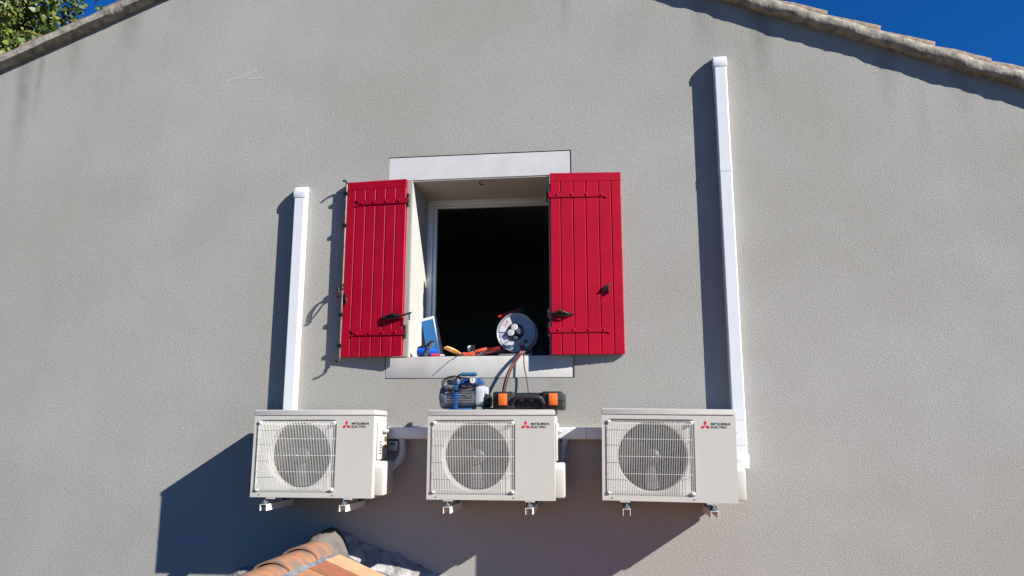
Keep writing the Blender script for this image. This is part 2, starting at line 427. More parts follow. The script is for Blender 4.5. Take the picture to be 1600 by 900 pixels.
# ------------------------------------------------------------------ shutters
def make_shutter(name, label, W, sgn, loc, ang, nb, edges):
    # local: hinge edge at x=0, x grows to the free edge * sgn ; front face at y=-.03, z 0..1.275
    t = empty(name, loc, label, 'shutter', rot=(0, 0, ang)); H_ = 1.275; top = .062
    def X(a, b_): a, b_ = a*sgn, b_*sgn; return min(a, b_), max(a, b_)
    for a, b_ in zip(edges, edges[1:]):
        x0, x1 = X(a+.0012, b_-.0012)
        g = B(); bv = .0045
        g.prism([(x0, 0), (x1, 0), (x1, -.03+bv), (x1-bv, -.03), (x0+bv, -.03), (x0, -.03+bv)], 0, H_-top, 'z')
        g.build('board', 'red_paint', t, smooth=0)
    x0, x1 = X(0, W)
    B().box(x0, x1, -.0305, 0, H_-top+.0005, H_, .002, 1).build('top_rail', 'red_paint', t)
    B().box(x0+.004, x1-.004, -.0, .012, .08, .2, .002, 1).build('back_ledge', 'red_paint', t)
    B().box(x0+.004, x1-.004, -.0, .012, 1.0, 1.12, .002, 1).build('back_ledge', 'red_paint', t)
    for z in (.165, 1.115):
        L_ = W*.80; g = B(); hz = .021
        pts = [(-.01, -hz*.9), (L_*.94, -hz*.75), (L_*1.0, -hz*1.25), (L_*1.012, -hz*.95), (L_*.965, -.001), (L_*.965, .001), (L_*1.012, hz*.95), (L_*1.0, hz*1.25), (L_*.94, hz*.75), (-.01, hz*.9)]
        pts = [(q[0]*sgn, q[1]+z) for q in pts]
        g.prism(pts, -.0365, -.0305); g.build('strap_hinge', 'red_paint', t, smooth=0)
        for k in range(4):
            x = (.05 + (L_*.9-.05)*k/3)*sgn
            B().lathe([(.0085, -.0365), (.008, -.040), (.005, -.0425), (0.0005, -.043)], 'y', (x, 0, z), 10).build('rivet', 'red_paint', t)
        g = B(); g.tube([(-.014*sgn, -.02, z-.045), (-.014*sgn, -.02, z+.05)], .011, 10); g.box(*X(-.02, .0), -.028, -.012, z-.03, z+.03, .002, 1)
        g.build('hinge_knuckle', 'iron', t)
    return t, X
eL = [0, .076, .1525, .229, .306, .383, .468]
sL, X = make_shutter('shutter', 'red board shutter with iron locking rod along its free edge', .468, -1, (-1.404, -.043, EYE+.525), math.radians(-4.2), 6, eL)
eR = [0, .073, .160, .248, .338, .425, .495]
sR, X2 = make_shutter('shutter', 'bright red board shutter with catch plate, without locking rod, beside the cable reel', .495, 1, (-.378, -.043, EYE+.525), math.radians(4.2), 6, eR)
# locking rod on the left one
g = B(); xr = -.455
g.tube([(xr, -.037, -.012), (xr, -.037, 1.262)], .0085, 10); g.build('locking_rod', 'rod', sL)
g = B(); g.tube(bez([(xr, -.038, 1.250), (xr, -.045, 1.272), (xr-.004, -.068, 1.279), (xr-.006, -.085, 1.270)], 12), .007, 6); g.build('rod_hook', 'iron', sL)
g = B(); g.tube(bez([(xr, -.043, -.005), (xr, -.046, -.03), (xr-.004, -.064, -.034), (xr-.006, -.080, -.026)], 12), .007, 6); g.build('rod_hook', 'iron', sL)
for z in (.08, .30, .95, 1.19):
    g = B(); g.box(xr-.016, xr+.016, -.055, -.0305, z-.012, z+.012, .003); g.build('rod_guide', 'iron', sL)
g = B()
g.lathe([(.016, -.02), (.017, -.012), (.013, .0), (.017, .012), (.016, .02)], 'z', (xr, -.046, .50), 12)
g.tube(bez([(xr, -.05, .50), (xr-.004, -.08, .505), (xr+.0, -.104, .475), (xr+.008, -.112, .435)], 16), [.008]*8+[.0105]*9, 8)
g.tube(bez([(xr, -.05, .50), (xr+.008, -.07, .48), (xr+.014, -.092, .45), (xr+.008, -.112, .42)], 16), .005, 6)
g.lathe([(.004, -.014), (.015, 0), (.004, .014)], 'z', (xr+.008, -.114, .418), 10)
g.build('rod_handle', 'iron', sL)
g = B(); g.tube([(xr+.03, -.036, .42), (xr+.035, -.038, .39), (xr+.028, -.038, .37)], .006, 6); g.box(xr+.016, xr+.034, -.045, -.031, .40, .45, .003); g.build('rod_catch', 'iron', sL)
# cast iron hold-open fittings near the hinges
def holdback(t, sgn, tail):
    z = .275; g = B()
    pts = [(.015, 0), (.03, .018), (.06, .026), (.085, .022), (.11, .012), (.145, .0), (.165, -.004), (.145, -.012), (.11, -.012), (.085, -.022), (.05, -.02), (.03, -.012)]
    g.prism([(q[0]*sgn, q[1]+z) for q in pts], -.040, -.0308, bev=.002); g.build('fitting_plate', 'iron', t)
    g = B(); g.lathe([(.02, -.04), (.018, -.052), (.010, -.060), (.003, -.064)], 'y', (.072*sgn, 0, z+.004), 12)
    g.tube(bez([(.12*sgn, -.045, z-.004), (.07*sgn, -.062, z+.012), (.03*sgn, -.055, z+.0), (-.01*sgn, -.05, z+.006), (tail*sgn, -.052, z+.022)], 20), .0065, 8)
    g.tube([(tail*sgn*.8, -.052, z+.018), (tail*sgn*.82, -.050, z-.03)], .006, 6)
    g.tube(bez([(.15*sgn, -.04, z-.004), (.10*sgn, -.055, z-.018), (.05*sgn, -.052, z-.016), (.02*sgn, -.045, z-.004)], 12), .005, 6)
    g.build('latch_arm', 'iron', t)
holdback(sL, -1, -.068); holdback(sR, 1, -.022)
g = B(); z = .445
g.prism([(.345, z-.025), (.362, z-.02), (.395, z+.005), (.405, z+.035), (.395, z+.038), (.378, z+.02), (.35, z+.008)], -.043, -.0308, bev=.002)
g.box(.385, .397, -.052, -.031, z-.03, z+.0, .002); g.tube([(.35, -.045, z-.012), (.385, -.055, z+.012)], .008, 6)
g.build('catch_plate', 'iron', sR)

# ------------------------------------------------------------------ trunking
def duct_v(name, label, x0, x1, dep, z0, z1, joints):
    t = empty(name, ((x0+x1)/2, 0, EYE+z0), label, 'cable duct'); W = (x1-x0)/2; Z = z1-z0
    cuts = [0]+[j-z0 for j in joints]+[Z-.065]
    for a, b_ in zip(cuts, cuts[1:]):
        g = B(); pr = [(-W, -.001), (-W, -dep+.008), (-W+.003, -dep+.002), (-W+.008, -dep), (W-.008, -dep), (W-.003, -dep+.002), (W, -dep+.008), (W, -.001)]
        g.prism(pr, a+.001, b_-.001, 'z'); g.build('cover', 'duct', t, smooth=18)
    for j in joints:
        g = B(); e = .0016; pr = [(-W-e, -.001), (-W-e, -dep+.008), (-W+.006, -dep-e), (W-.006, -dep-e), (W+e, -dep+.008), (W+e, -.001)]
        g.prism(pr, j-z0-.03, j-z0+.03, 'z'); g.build('joint_sleeve', 'duct', t, smooth=18)
    # rounded end cap
    g = B(); e = .004; pr = []
    R_ = .055; zt = Z+.002
    pr = [(-.001, Z-.09), (-dep-e, Z-.09), (-dep-e, zt-R_)]
    for k in range(1, 7):
        an = PI/2*k/6; pr.append((-dep-e+R_*(1-math.cos(an)), zt-R_+R_*math.sin(an)))
    pr.append((-.001, zt)); g.prism(pr, -W-e, W+e, 'x', bev=.004); g.build('end_cap', 'duct', t)
    return t
duct_v('cable_duct', 'short white cable duct rising above the conditioner beside the locking-rod shutter', -2.247, -2.165, .070, -.20, 1.782, [])
dR = duct_v('cable_duct', 'tall white cable duct of several lengths beside the bright red shutter', .786, .872, .074, -.205, 2.625, [-.04, .12, 1.795])
g = B(); g.prism([(-.047, -.001), (-.047, -.08), (.050, -.08), (.050, -.001)], -.012, .08, 'z', bev=.003); g.build('end_collar', 'duct', dR)
hd = empty('cable_duct', (-.7, 0, EYE), 'horizontal white cable duct running along the wall behind the conditioners', 'cable duct')
for a, b_ in ((-1.42, -.35), (-.348, .55), (.552, 1.484)):
    g = B(); pr = [(-.001, -.037), (-.055, -.037), (-.066, -.034), (-.070, -.028), (-.070, .032), (-.066, .039), (-.055, .042), (-.001, .042)]
    g.prism(pr, a, b_, 'x'); g.build('cover', 'duct', hd, smooth=18)

# ------------------------------------------------------------------ air conditioners
def text_mesh(s_, x0, x1, z0, z1, name):
    cu = bpy.data.curves.new(name, 'FONT'); cu.body = s_; cu.extrude = .0; cu.offset = .012; cu.resolution_u = 3
    o = bpy.data.objects.new(name, cu); C.objects.link(o)
    me = bpy.data.meshes.new_from_object(o.evaluated_get(bpy.context.evaluated_depsgraph_get()))
    bpy.data.objects.remove(o)
    xs = [v.co.x for v in me.vertices]; ys = [v.co.y for v in me.vertices]
    for v in me.vertices:
        v.co = (x0+(v.co.x-min(xs))/(max(xs)-min(xs))*(x1-x0), -.0012, z0+(v.co.y-min(ys))/(max(ys)-min(ys))*(z1-z0))
    me.materials.clear(); me.materials.append(MATS['logo_black']); return me
def make_ac():
    t = empty('air_conditioner', (0, 0, 0), 'x', 'air conditioner', 'outdoor air conditioner units')
    W, Dp, H_ = .80, .285, .512
    cx, cz, R_ = .305, .262, .207
    gx0, gx1, gz0, gz1 = .028, .556, .032, .487
    # front panel with recessed grille bay and round fan mouth
    g = B(); b = g.bm
    o_ = [(0, 0), (W, 0), (W, H_), (0, H_)]; i_ = rrect(gx0, gx1, gz0, gz1, .02, 4)
    def frame(outer4, inner, y):
        # inner ring starts at the +x,+z corner and runs counter-clockwise
        n = len(inner)//4; oo = [outer4[2], outer4[3], outer4[0], outer4[1]]
        ov = [b.verts.new((q[0], y, q[1])) for q in oo]; iv = [b.verts.new((q[0], y, q[1])) for q in inner]
        for k in range(4):
            seg = iv[k*n:(k+1)*n]
            for a_, c_ in zip(seg, seg[1:]): b.faces.new((ov[k], a_, c_))
            b.faces.new((ov[k], seg[-1], iv[((k+1)*n) % len(iv)], ov[(k+1) % 4]))
        return ov, iv
    ov, iv = frame(o_, i_, 0)
    rec = .014
    iv2 = [b.verts.new((v.co.x, rec, v.co.z)) for v in iv]; n = len(iv)
    for k in range(n): b.faces.new((iv[k], iv[(k+1) % n], iv2[(k+1) % n], iv2[k]))
    m_ = 64
    circ = lambda rad, y: [b.verts.new((cx+rad*math.cos(2*PI*(k+.5)/m_), y, cz+rad*math.sin(2*PI*(k+.5)/m_))) for k in range(m_)]
    c0 = circ(R_+.012, rec); c1 = circ(R_+.004, rec+.003); c2 = circ(R_, rec+.012); c3 = circ(R_, .11)
    for A_, D_ in ((c0, c1), (c1, c2), (c2, c3)):
        for k in range(m_): b.faces.new((A_[k], A_[(k+1) % m_], D_[(k+1) % m_], D_[k]))
    bmesh.ops.triangle_fill(b, edges=[e for e in [b.edges.get((iv2[k], iv2[(k+1) % n])) for k in range(n)] + [b.edges.get((c0[k], c0[(k+1) % m_])) for k in range(m_)] if e], use_beauty=True, use_dissolve=False)
    fr = g.build('front_panel', 'ac_front', t, smooth=40)
    # body: sides, back and bottom
    g = B()
    pr = [(0, .0005), (0, Dp), (W, Dp), (W, .0005)]
    for a_, c_ in zip(pr, pr[1:]): g.poly([(a_[0], a_[1], 0), (c_[0], c_[1], 0), (c_[0], c_[1], H_), (a_[0], a_[1], H_)])
    g.poly([(0, .0005, 0), (W, .0005, 0), (W, Dp, 0), (0, Dp, 0)])
    body = g.build('casing', 'ac_white', t, smooth=0)
    g = B(); g.prism(rrect(-.004, W+.004, H_+.002, H_+.038, .012, 3), -.004, Dp+.004, bev=.003); g.build('lid', 'ac_white', t)
    # heat exchanger and dark inside
    g = B(); g.box(.02, W-.25, .205, .24, .02, H_-.02); g.build('heat_exchanger', 'fins', t)
    g = B(); g.lathe([(R_+.001, .105), (R_+.03, .2)], 'y', (cx, 0, cz), 48); 
    for fc in [f_ for f_ in g.bm.faces if len(f_.verts) > 4]: g.bm.faces.remove(fc)
    g.build('fan_shroud', 'ac_dark', t)
    fan = B(); fan.lathe([(.0005, .055), (.03, .058), (.046, .07), (.05, .10), (.05, .13)], 'y', (cx, 0, cz), 24)
    fan = fan.build('fan', 'fan', t)
    for k in range(3):
        g = B(); rows = []
        for i in range(7):
            rr = .046+(.196-.046)*i/6; sp = math.radians(72+10*math.sin(i/6*PI)); a0 = 2*PI*k/3 + .35*i/6
            rows.append([g.bm.verts.new((cx+rr*math.cos(a0+sp*j/6), .075+.05*(j/6)+.01*math.sin(PI*i/6), cz+rr*math.sin(a0+sp*j/6))) for j in range(7)])
        for q, w_ in zip(rows, rows[1:]):
            for j in range(6): g.bm.faces.new((q[j], q[j+1], w_[j+1], w_[j]))
        g.build('blade', 'fan', fan, smooth=80)
    # wire guard
    g = B(); rw = .00108; nw = 50
    def wy(x, z):
        u = min(x-gx0, gx1-x)/.03; v = min(z-gz0, gz1-z)/.03
        return -.016*min(1, max(0, u))**.5*min(1, max(0, v))**.5
    for k in range(nw):
        x = gx0+.012+(gx1-gx0-.024)*k/(nw-1); ya = -.016*min(1, min(x-gx0, gx1-x)/.035)**.5
        g.tube([(x, .010, gz0+.010), (x, ya*.55, gz0+.014), (x, ya, gz0+.030), (x, ya, gz1-.030), (x, ya*.55, gz1-.014), (x, .010, gz1-.010)], rw, 5)
    for z in (gz0+.03, .160, .262, .366, gz1-.03):
        pth = []
        for k in range(13):
            x = gx0+.010+(gx1-gx0-.020)*k/12
            pth.append((x, -.016*min(1, min(x-gx0, gx1-x)/.035)**.5+.0025, z))
        pth = [(gx0+.008, .012, z)]+pth+[(gx1-.008, .012, z)]
        g.tube(pth, .0015, 5)
    g.lathe([(.004, -.019), (.004, -.012)], 'y', (cx, 0, cz), 8)
    wg = g.build('fan_guard', 'ac_wire', t)
    for x, z in ((gx0+.014, gz0+.016), (gx1-.016, gz0+.018), (gx0+.014, gz1-.016), (gx1-.016, gz1-.018)):
        g = B(); g.box(x-.011, x+.011, -.010, .012, z-.009, z+.009, .003); g.lathe([(.005, -.012), (.004, -.010)], 'y', (x, 0, z), 8); g.build('clip', 'ac_wire', wg)
    for x in (.06, .545):
        B().lathe([(.0045, -.0018), (.0045, .001)], 'y', (x, 0, .016), 8).build('screw', 'steel', t)
    # emblem: three red diamonds, two lines of lettering
    s_ = .0178; ex, ez = .622, .452
    for th in (90, 210, 330):
        d = lambda a_: Vector((math.cos(math.radians(a_)), math.sin(math.radians(a_))))
        q = [d(th)*.0015, d(th-30)*s_+d(th)*.0008, (d(th-30)+d(th+30))*s_, d(th+30)*s_+d(th)*.0008]
        g = B(); g.prism([(ex+v.x, ez+v.y) for v in q], -.0016, .0004); g.build('emblem_diamond', 'logo_red', t, smooth=0)
    use('lettering', text_mesh('MITSUBISHI', .655, .768, .4555, .4695, 'lettering'), t)
    use('lettering', text_mesh('ELECTRIC', .655, .750, .4365, .4505, 'lettering'), t)
    # right flank: moulded valve cover, handle and louvres
    g = B(); yz = [(.055, .012), (.285, .012), (.285, .225), (.10, .225), (.055, .19)]
    g.prism(yz, W-.004, W+.058, 'x', bev=.011); g.build('valve_cover', 'ac_white', body)
    g = B(); g.prism([(.07, .235), (.275, .235), (.275, .47), (.07, .47)], W+.0006, W+.012, 'x', bev=.005); g.build('service_panel', 'ac_white', body)
    g = B(); g.box(W+.006, W+.036, .15, .235, .405, .43, .010, 3); g.build('carry_handle', 'ac_white', body)
    for k in range(5): B().box(W+.0115, W+.0135, .10, .14, .27+.018*k, .277+.018*k).build('louvre', 'ac_dark', body)
    for k in (0, 1): B().box(W+.012, W+.016, .20, .25, .30+.05*k, .33+.05*k, .002, 1).build('valve_port', 'brass', body)
    for x in (.135, .645):
        g = B(); g.box(x-.03, x+.03, -.0, .29, -.012, -.0006, .003, 1); g.build('foot', 'ac_white', t)
    return t
ac = make_ac()
spots = [(-2.288, -.400, 0, 'left'), (-1.136, -.402, 0, 'mid'), (-.050, -.394, .0135, 'right')]
labels = ['white outdoor air conditioner with an empty lid under the short duct',
          'white outdoor air conditioner with blue pump and black case on its lid',
          'white outdoor air conditioner with an empty lid beside the tall duct']
acs = []
for i, (x, z, ry, _) in enumerate(spots):
    o = ac if i == 0 else copy_tree(ac)
    o.location = (x, -.395, EYE+z); o.rotation_euler = (0, ry, 0); o['label'] = labels[i]; acs.append(o)
    for ch in o.children:
        if ch.name.startswith('fan') and not ch.name.startswith(('fan_g', 'fan_s')):
            pass
# wall brackets with rubber mounts
def make_bracket():
    t = empty('wall_bracket', (0, 0, 0), 'x', 'bracket', 'white steel wall brackets')
    g = B(); th = .003; w_ = .022; h_ = .040
    pr = [(-w_, -h_), (-w_, 0), (w_, 0), (w_, -h_), (w_-th, -h_), (w_-th, -th), (-w_+th, -th), (-w_+th, -h_)]
    g.prism(pr, -.43, -.006); g.build('arm', 'bracket', t, smooth=0)
    g = B(); pr = [(-w_, -.005), (w_, -.005), (w_, -.033), (w_-th, -.033), (w_-th, -.008), (-w_+th, -.008), (-w_+th, -.033), (-w_, -.033)]
    g.prism(pr, -.0395, .36, 'z'); 
    g.build('upright', 'bracket', t, smooth=0)
    for y in (-.392, -.14):
        g = B(); g.lathe([(.021, .001), (.023, .008), (.018, .018), (.021, .026)], 'z', (0, y, 0), 12); g.build('rubber_mount', 'black', t)
        g = B(); g.lathe([(.019, .0015), (.019, .006)], 'z', (0, y-.022, 0), 6); g.lathe([(.013, .006), (.013, .018)], 'z', (0, y-.024, 0), 6)
        g.lathe([(.006, .018), (.006, .028)], 'z', (0, y-.024, 0), 8); g.build('bolt', 'zinc', t)
    return t
br = make_bracket()
bl = [(-2.180, -.440, 'white steel wall bracket under the conditioner of the short duct, at its fan side'),
      (-1.661, -.440, 'white steel wall bracket under the conditioner of the short duct, at its emblem side'),
      (-1.000, -.442, 'white steel wall bracket under the conditioner carrying the pump, at its fan side'),
      (-.492, -.442, 'white steel wall bracket under the conditioner carrying the pump, at its emblem side'),
      (.094, -.4395, 'white steel wall bracket under the conditioner of the tall duct, at its fan side'),
      (.604, -.4465, 'white steel wall bracket under the conditioner of the tall duct, at its emblem side')]
for i, (x, z, lab) in enumerate(bl):
    o = br if i == 0 else copy_tree(br)
    o.location = (x, 0, EYE+z); o['label'] = lab
# pipes
def pipe(label, pts, r_):
    o = B(); o.tube(bez(pts, 30), r_, 10); q = o.build('insulated_pipe', 'conduit', loc=(0, 0, EYE)); tag(q, label, 'pipe', 'insulated refrigerant pipes'); return q
pipe('pale grey insulated pipe bending between horizontal duct and empty-lidded conditioner', [(-1.395, -.045, -.03), (-1.385, -.055, -.10), (-1.40, -.075, -.17), (-1.46, -.11, -.23), (-1.53, -.15, -.245)], .024)
pipe('pale grey insulated pipe bending behind the conditioner that carries the pump', [(-.285, -.045, -.03), (-.305, -.055, -.09), (-.318, -.075, -.16), (-.34, -.11, -.24), (-.38, -.15, -.26)], .022)
jb = B(); jb.box(-.035, .035, -.055, -.001, -.03, .035, .005); jb = jb.build('junction_box', 'conduit', loc=(-1.455, 0, EYE-.085)); tag(jb, 'small grey junction box on the wall beside the bending pipe', 'junction box')
B().box(-.014, .014, -.058, -.0552, .008, .022, .001, 1).build('cover_screw', 'black', jb)

# ------------------------------------------------------------------ vacuum pump
lid = EYE-.402+.5505
vp = empty('vacuum_pump', (-1.075, -.26, lid), 'blue and silver vacuum pump on the lid of the conditioner', 'pump')
g = B(); prof = []
g.lathe([(.058, .012), (.062, .016), (.062, .225), (.058, .229)], 'x', (0, 0, .082), 28)
mt = g.build('motor', 'pump_alu', vp)
for k in range(28):
    a = 2*PI*k/28; g = B(); g.box(.03, .222, -.0018, .0018, .058, .072, mx=Matrix.Translation((0, 0, .082)) @ Matrix.Rotation(a, 4, 'X')); g.build('fin', 'pump_alu', mt, smooth=0)
g = B(); g.lathe([(.045, -.012), (.066, -.006), (.073, .008), (.073, .035), (.071, .037)], 'x', (0, 0, .082), 28); g.build('fan_cover', 'pump_end', vp)
g = B(); g.prism(rrect(-.068, .068, .022, .155, .03, 4), .229, .285, 'x', bev=.008); g.build('oil_tank', 'pump_tank', vp)
g = B(); g.prism(rrect(-.070, .070, .018, .10, .03, 4), .278, .322, 'x', bev=.012); g.build('oil_case', 'black', vp)
B().box(.282, .300, -.058, .05, .10, .148, .008).build('tank_face', 'pump_tank', vp)
B().box(.05, .21, -.07, .07, .0006, .012, .003).build('base_plate', 'blue', vp)
g = B(); g.box(.092, .118, -.083, -.073, .006, .175, .002); g.box(.092, .118, .073, .083, .006, .175, .002); g.box(.092, .118, -.083, .083, .158, .168, .002); g.build('strap', 'blue', vp)
g = B(); g.prism([(.118, .16), (.24, .155), (.272, .165), (.272, .19), (.25, .205), (.155, .207), (.125, .195)], -.045, .045, bev=.008); g.build('top_housing', 'blue', vp)
g = B(); g.tube([(.13, -.045, .168), (.24, -.05, .17)], .012, 8); g.build('manifold', 'blue', vp)
g = B(); g.lathe([(.024, -.052), (.026, -.06), (.026, -.078), (.022, -.080)], 'y', (.212, 0, .188), 24); ga = g.build('gauge', 'pump_end', vp)
g = B(); g.lathe([(.018, -.0802), (.018, -.0812)], 'y', (.212, 0, .188), 24); g.build('dial', 'white', ga)
g = B(); g.box(.2105, .2135, -.0826, -.0814, .182, .202); g.build('needle', 'ink', ga)
g = B(); g.tube(bez([(.095, -.01, .15), (.095, -.012, .20), (.112, -.012, .226), (.15, -.012, .231), (.225, -.012, .231)], 20), .006, 8); g.build('handle', 'iron', vp)
g = B(); g.tube([(.125, -.012, .231), (.13, -.012, .231), (.225, -.012, .232), (.231, -.012, .232)], [.008, .0125, .0125, .008], 12); g.build('grip', 'bluegrip', vp)
g = B(); g.box(.05, .085, -.07, -.025, .16, .196, .006); g.lathe([(.016, -.085), (.016, -.07)], 'y', (.06, 0, .178), 12); g.build('switch_box', 'black', vp)
g = B(); g.box(.082, .108, -.05, .0, .175, .20, .004); g.build('valve_block', 'pump_alu', vp)
g = B(); g.lathe([(.017, -.085), (.019, -.07), (.012, -.05)], 'y', (.052, 0, .146), 14); g.tube([(.052, -.07, .146), (.10, -.07, .142)], .009, 8); g.build('intake', 'steel', vp)
for pts, rr in (([(.02, -.06, .135), (.012, -.07, .175), (.04, -.06, .207), (.09, -.05, .218), (.12, -.06, .205), (.135, -.07, .195)], .0045),
                ([(.04, -.075, .14), (.025, -.08, .165), (.045, -.075, .198), (.10, -.06, .214), (.14, -.07, .206), (.18, -.08, .20), (.195, -.085, .185), (.185, -.085, .16), (.165, -.08, .14)], .0045),
                ([(.05, -.085, .142), (.08, -.09, .128), (.12, -.09, .125), (.16, -.085, .14), (.20, -.08, .145), (.25, -.075, .15)], .004),
                ([(.26, -.03, .03), (.29, -.08, .012), (.33, -.085, .008), (.345, -.05, .008)], .006)):
    B().tube(bez(pts, 30), rr, 6).build('hose', 'black', vp)
g = B(); g.box(.165, .20, -.0745, -.0735, .085, .10); g.build('rating_label', 'brass', vp)

# ------------------------------------------------------------------ tool case
tc = empty('tool_case', (-.50, -.245, lid), 'flat black plastic tool case with two orange latches on the conditioner', 'tool case')
W = .222
prof = rrect(-.14, .14, .002, .105, .018, 4)
g = B(); g.prism(prof, -W, W, 'x', bev=.010); g.build('body', 'black_case', tc)
for s_ in (-1, 1):
    g = B(); x0, x1 = sorted((s_*.085, s_*W))
    g.prism([(x0, .0015), (x1-.004, .0015), (x1, .012), (x1, .098), (x1-.012, .112), (x0+.006, .112), (x0, .10)], -.156, -.12, bev=.008); cn = g.build('corner_pod', 'black_case', tc)
    g = B(); g.box(x0-.002, x1+.003, -.1575, -.13, .052, .058, .002, 1); g.build('seam', 'black_case', cn)
    xc = s_*.158
    g = B(); g.prism([(-.1565, .022), (-.168, .026), (-.172, .06), (-.170, .092), (-.162, .099), (-.1565, .098)], xc-.027, xc+.027, 'x', bev=.003); la = g.build('latch', 'orange', tc)
    g = B(); g.box(xc-.031, xc+.031, -.1600, -.1563, .014, .022, .001, 1); g.build('latch_hinge', 'black', la)
g = B(); g.tube(bez([(-.10, -.15, .035), (-.085, -.163, .06), (-.07, -.17, .072), (0, -.172, .075), (.07, -.17, .072), (.085, -.163, .06), (.10, -.15, .035)], 30), .013, 10); g.build('handle', 'black_case', tc)
for x in (-.06, 0, .06): B().box(x-.012, x+.012, -.150, -.138, .02, .09, .003).build('rib', 'black_case', tc)

# ------------------------------------------------------------------ cable reel and cable
sill = EYE+OZ0
rl = empty('cable_reel', (-.628, .098, sill), 'round grey metal cable reel with stickers standing on the window sill', 'cable reel', rot=(math.radians(-3), 0, math.radians(-6)))
rc = .166; R_ = .138
def disc(y0, y1, rr, m, nm, o=(0, 0, 0), n=48, rim=.004):
    return B().lathe([(rr-rim, y0), (rr, y0+rim*.7), (rr, y1)], 'y', o, n).build(nm, m, rl)
g = B(); g.lathe([(.057, -.050), (.058, -.048), (.122, -.046), (.130, -.052), (.136, -.052), (.138, -.048), (.136, -.043), (.12, -.041), (.057, -.043)], 'y', (0, 0, rc), 56); fl = g.build('front_flange', 'reel_metal', rl)
g = B(); g.lathe([(.02, .052), (.13, .05), (.138, .054), (.13, .058), (.02, .057)], 'y', (0, 0, rc), 48); g.build('rear_flange', 'reel_metal', rl)
g = B(); pr = [(.06, -.041)]
for k in range(10):
    y = -.036+.0085*k; pr += [(.104, y-.004), (.1085, y)]
pr += [(.06, .05)]; g.lathe(pr, 'y', (0, 0, rc), 40); g.build('wound_cable', 'cable', rl)
g = B(); g.lathe([(.058, -.052), (.060, -.056), (.054, -.060), (.050, -.056), (.001, -.056)], 'y', (0, 0, rc), 36); hb = g.build('socket_hub', 'black', rl)
for a, rr, m in ((100, .029, 'socket_white'), (190, .030, 'socket_white'), (10, .028, 'socket_grey')):
    x, z = .032*math.cos(math.radians(a)), .032*math.sin(math.radians(a))
    g = B(); g.lathe([(.0235, -.058), (.0245, -.064), (.022, -.068), (.006, -.069), (.0005, -.069)], 'y', (x, 0, rc+z), 12); g.build('socket_lid', m, hb)
g = B(); g.tube([(-.012, -.058, rc-.035), (.0, -.064, rc-.04), (.012, -.058, rc-.035)], .004, 6); g.box(-.02, .02, -.0605, -.056, rc-.05, rc-.042, .001, 1); g.build('reset_button', 'steel', hb)
def sector(a0, a1, r0, r1, m, nm, y=-.0515):
    g = B(); n = 14; A_ = []; D_ = []
    for k in range(n+1):
        a = math.radians(a0+(a1-a0)*k/n)
        A_.append(g.bm.verts.new((r0*math.cos(a), y, rc+r0*math.sin(a)))); D_.append(g.bm.verts.new((r1*math.cos(a), y, rc+r1*math.sin(a))))
    for k in range(n): g.bm.faces.new((A_[k], A_[k+1], D_[k+1], D_[k]))
    return g.build(nm, m, fl, smooth=0)
sector(112, 178, .066, .118, 'paper', 'sticker'); sector(118, 150, .070, .112, 'paper_red', 'sticker', -.0522)
sector(200, 262, .066, .120, 'paper', 'sticker'); sector(182, 198, .080, .118, 'box_pale', 'sticker')
for a, rr, s_, m in ((350, .095, .024, 'sticker_blue'), (296, .098, .016, 'red_plastic'), (318, .1, .013, 'ink')):
    x, z = rr*math.cos(math.radians(a)), rr*math.sin(math.radians(a))
    g = B()
    if m == 'red_plastic':
        vs = [[(x+q*math.cos(2*PI*k/18), -.0518, rc+z+q*math.sin(2*PI*k/18)) for k in range(18)] for q in (s_*.72, s_)]
        for k in range(18): g.poly([vs[0][k], vs[0][(k+1) % 18], vs[1][(k+1) % 18], vs[1][k]])
    else: g.poly([(x+s_*math.cos(2*PI*k/18), -.0516, rc+z+s_*math.sin(2*PI*k/18)) for k in range(18)])
    g.build('sticker', m, fl, smooth=0)
for a, rr, w_, h_ in ((130, .098, .012, .006), (138, .088, .014, .005), (226, .10, .03, .004), (232, .09, .026, .004), (216, .092, .02, .003), (244, .105, .02, .004)):
    x, z = rr*math.cos(math.radians(a)), rr*math.sin(math.radians(a))
    g = B(); g.poly([(x+u*math.cos(.6)-v*math.sin(.6), -.0526, rc+z+u*math.sin(.6)+v*math.cos(.6)) for u, v in ((-w_/2, -h_/2), (w_/2, -h_/2), (w_/2, h_/2), (-w_/2, h_/2))])
    g.build('sticker_print', 'ink', fl, smooth=0)
# tubular stand, carrying handle with grip
g = B()
for s_ in (-1, 1): g.tube(bez([(s_*.11, -.058, .008), (s_*.11, .03, .008), (s_*.10, .07, .02), (s_*.05, .075, .14), (s_*.02, .072, rc)], 20), .007, 8)
g.tube([(-.11, -.058, .008), (.11, -.058, .008)], .007, 8); g.build('stand', 'steel', rl)
g = B(); g.tube(bez([(.05, .066, rc+.02), (.03, .066, rc+.13), (.02, .05, rc+.165)], 14), .009, 8)
g.build('handle_arm', 'black', rl)
g = B(); g.tube([(-.135, -.02, rc+.115), (-.13, -.02, rc+.118), (-.01, .02, rc+.165), (.0, .022, rc+.168)], [.008, .0115, .0115, .008], 12); g.build('grip', 'red_plastic', rl)
g = B(); g.lathe([(.002, -.02), (.016, -.016), (.019, .0), (.014, .016), (.002, .02)], 'y', (.018, .03, rc+.172), 14); g.build('knob', 'black', rl)
def cable(label, pts, rr):
    g = B(); g.tube(bez(pts, 49), rr, 8); o = g.build('extension_cable', 'cable', loc=(0, 0, EYE)); tag(o, label, 'cable', 'red cables from the reel'); return o
cable('thick red cable drooping from the reel over the sill, nearer the pump', [(-.600, .05, .60), (-.580, .012, .556), (-.590, -.022, .545), (-.635, -.04, .48), (-.68, -.05, .39), (-.705, -.06, .28), (-.712, -.07, .18), (-.70, -.08, .156)], .0062)
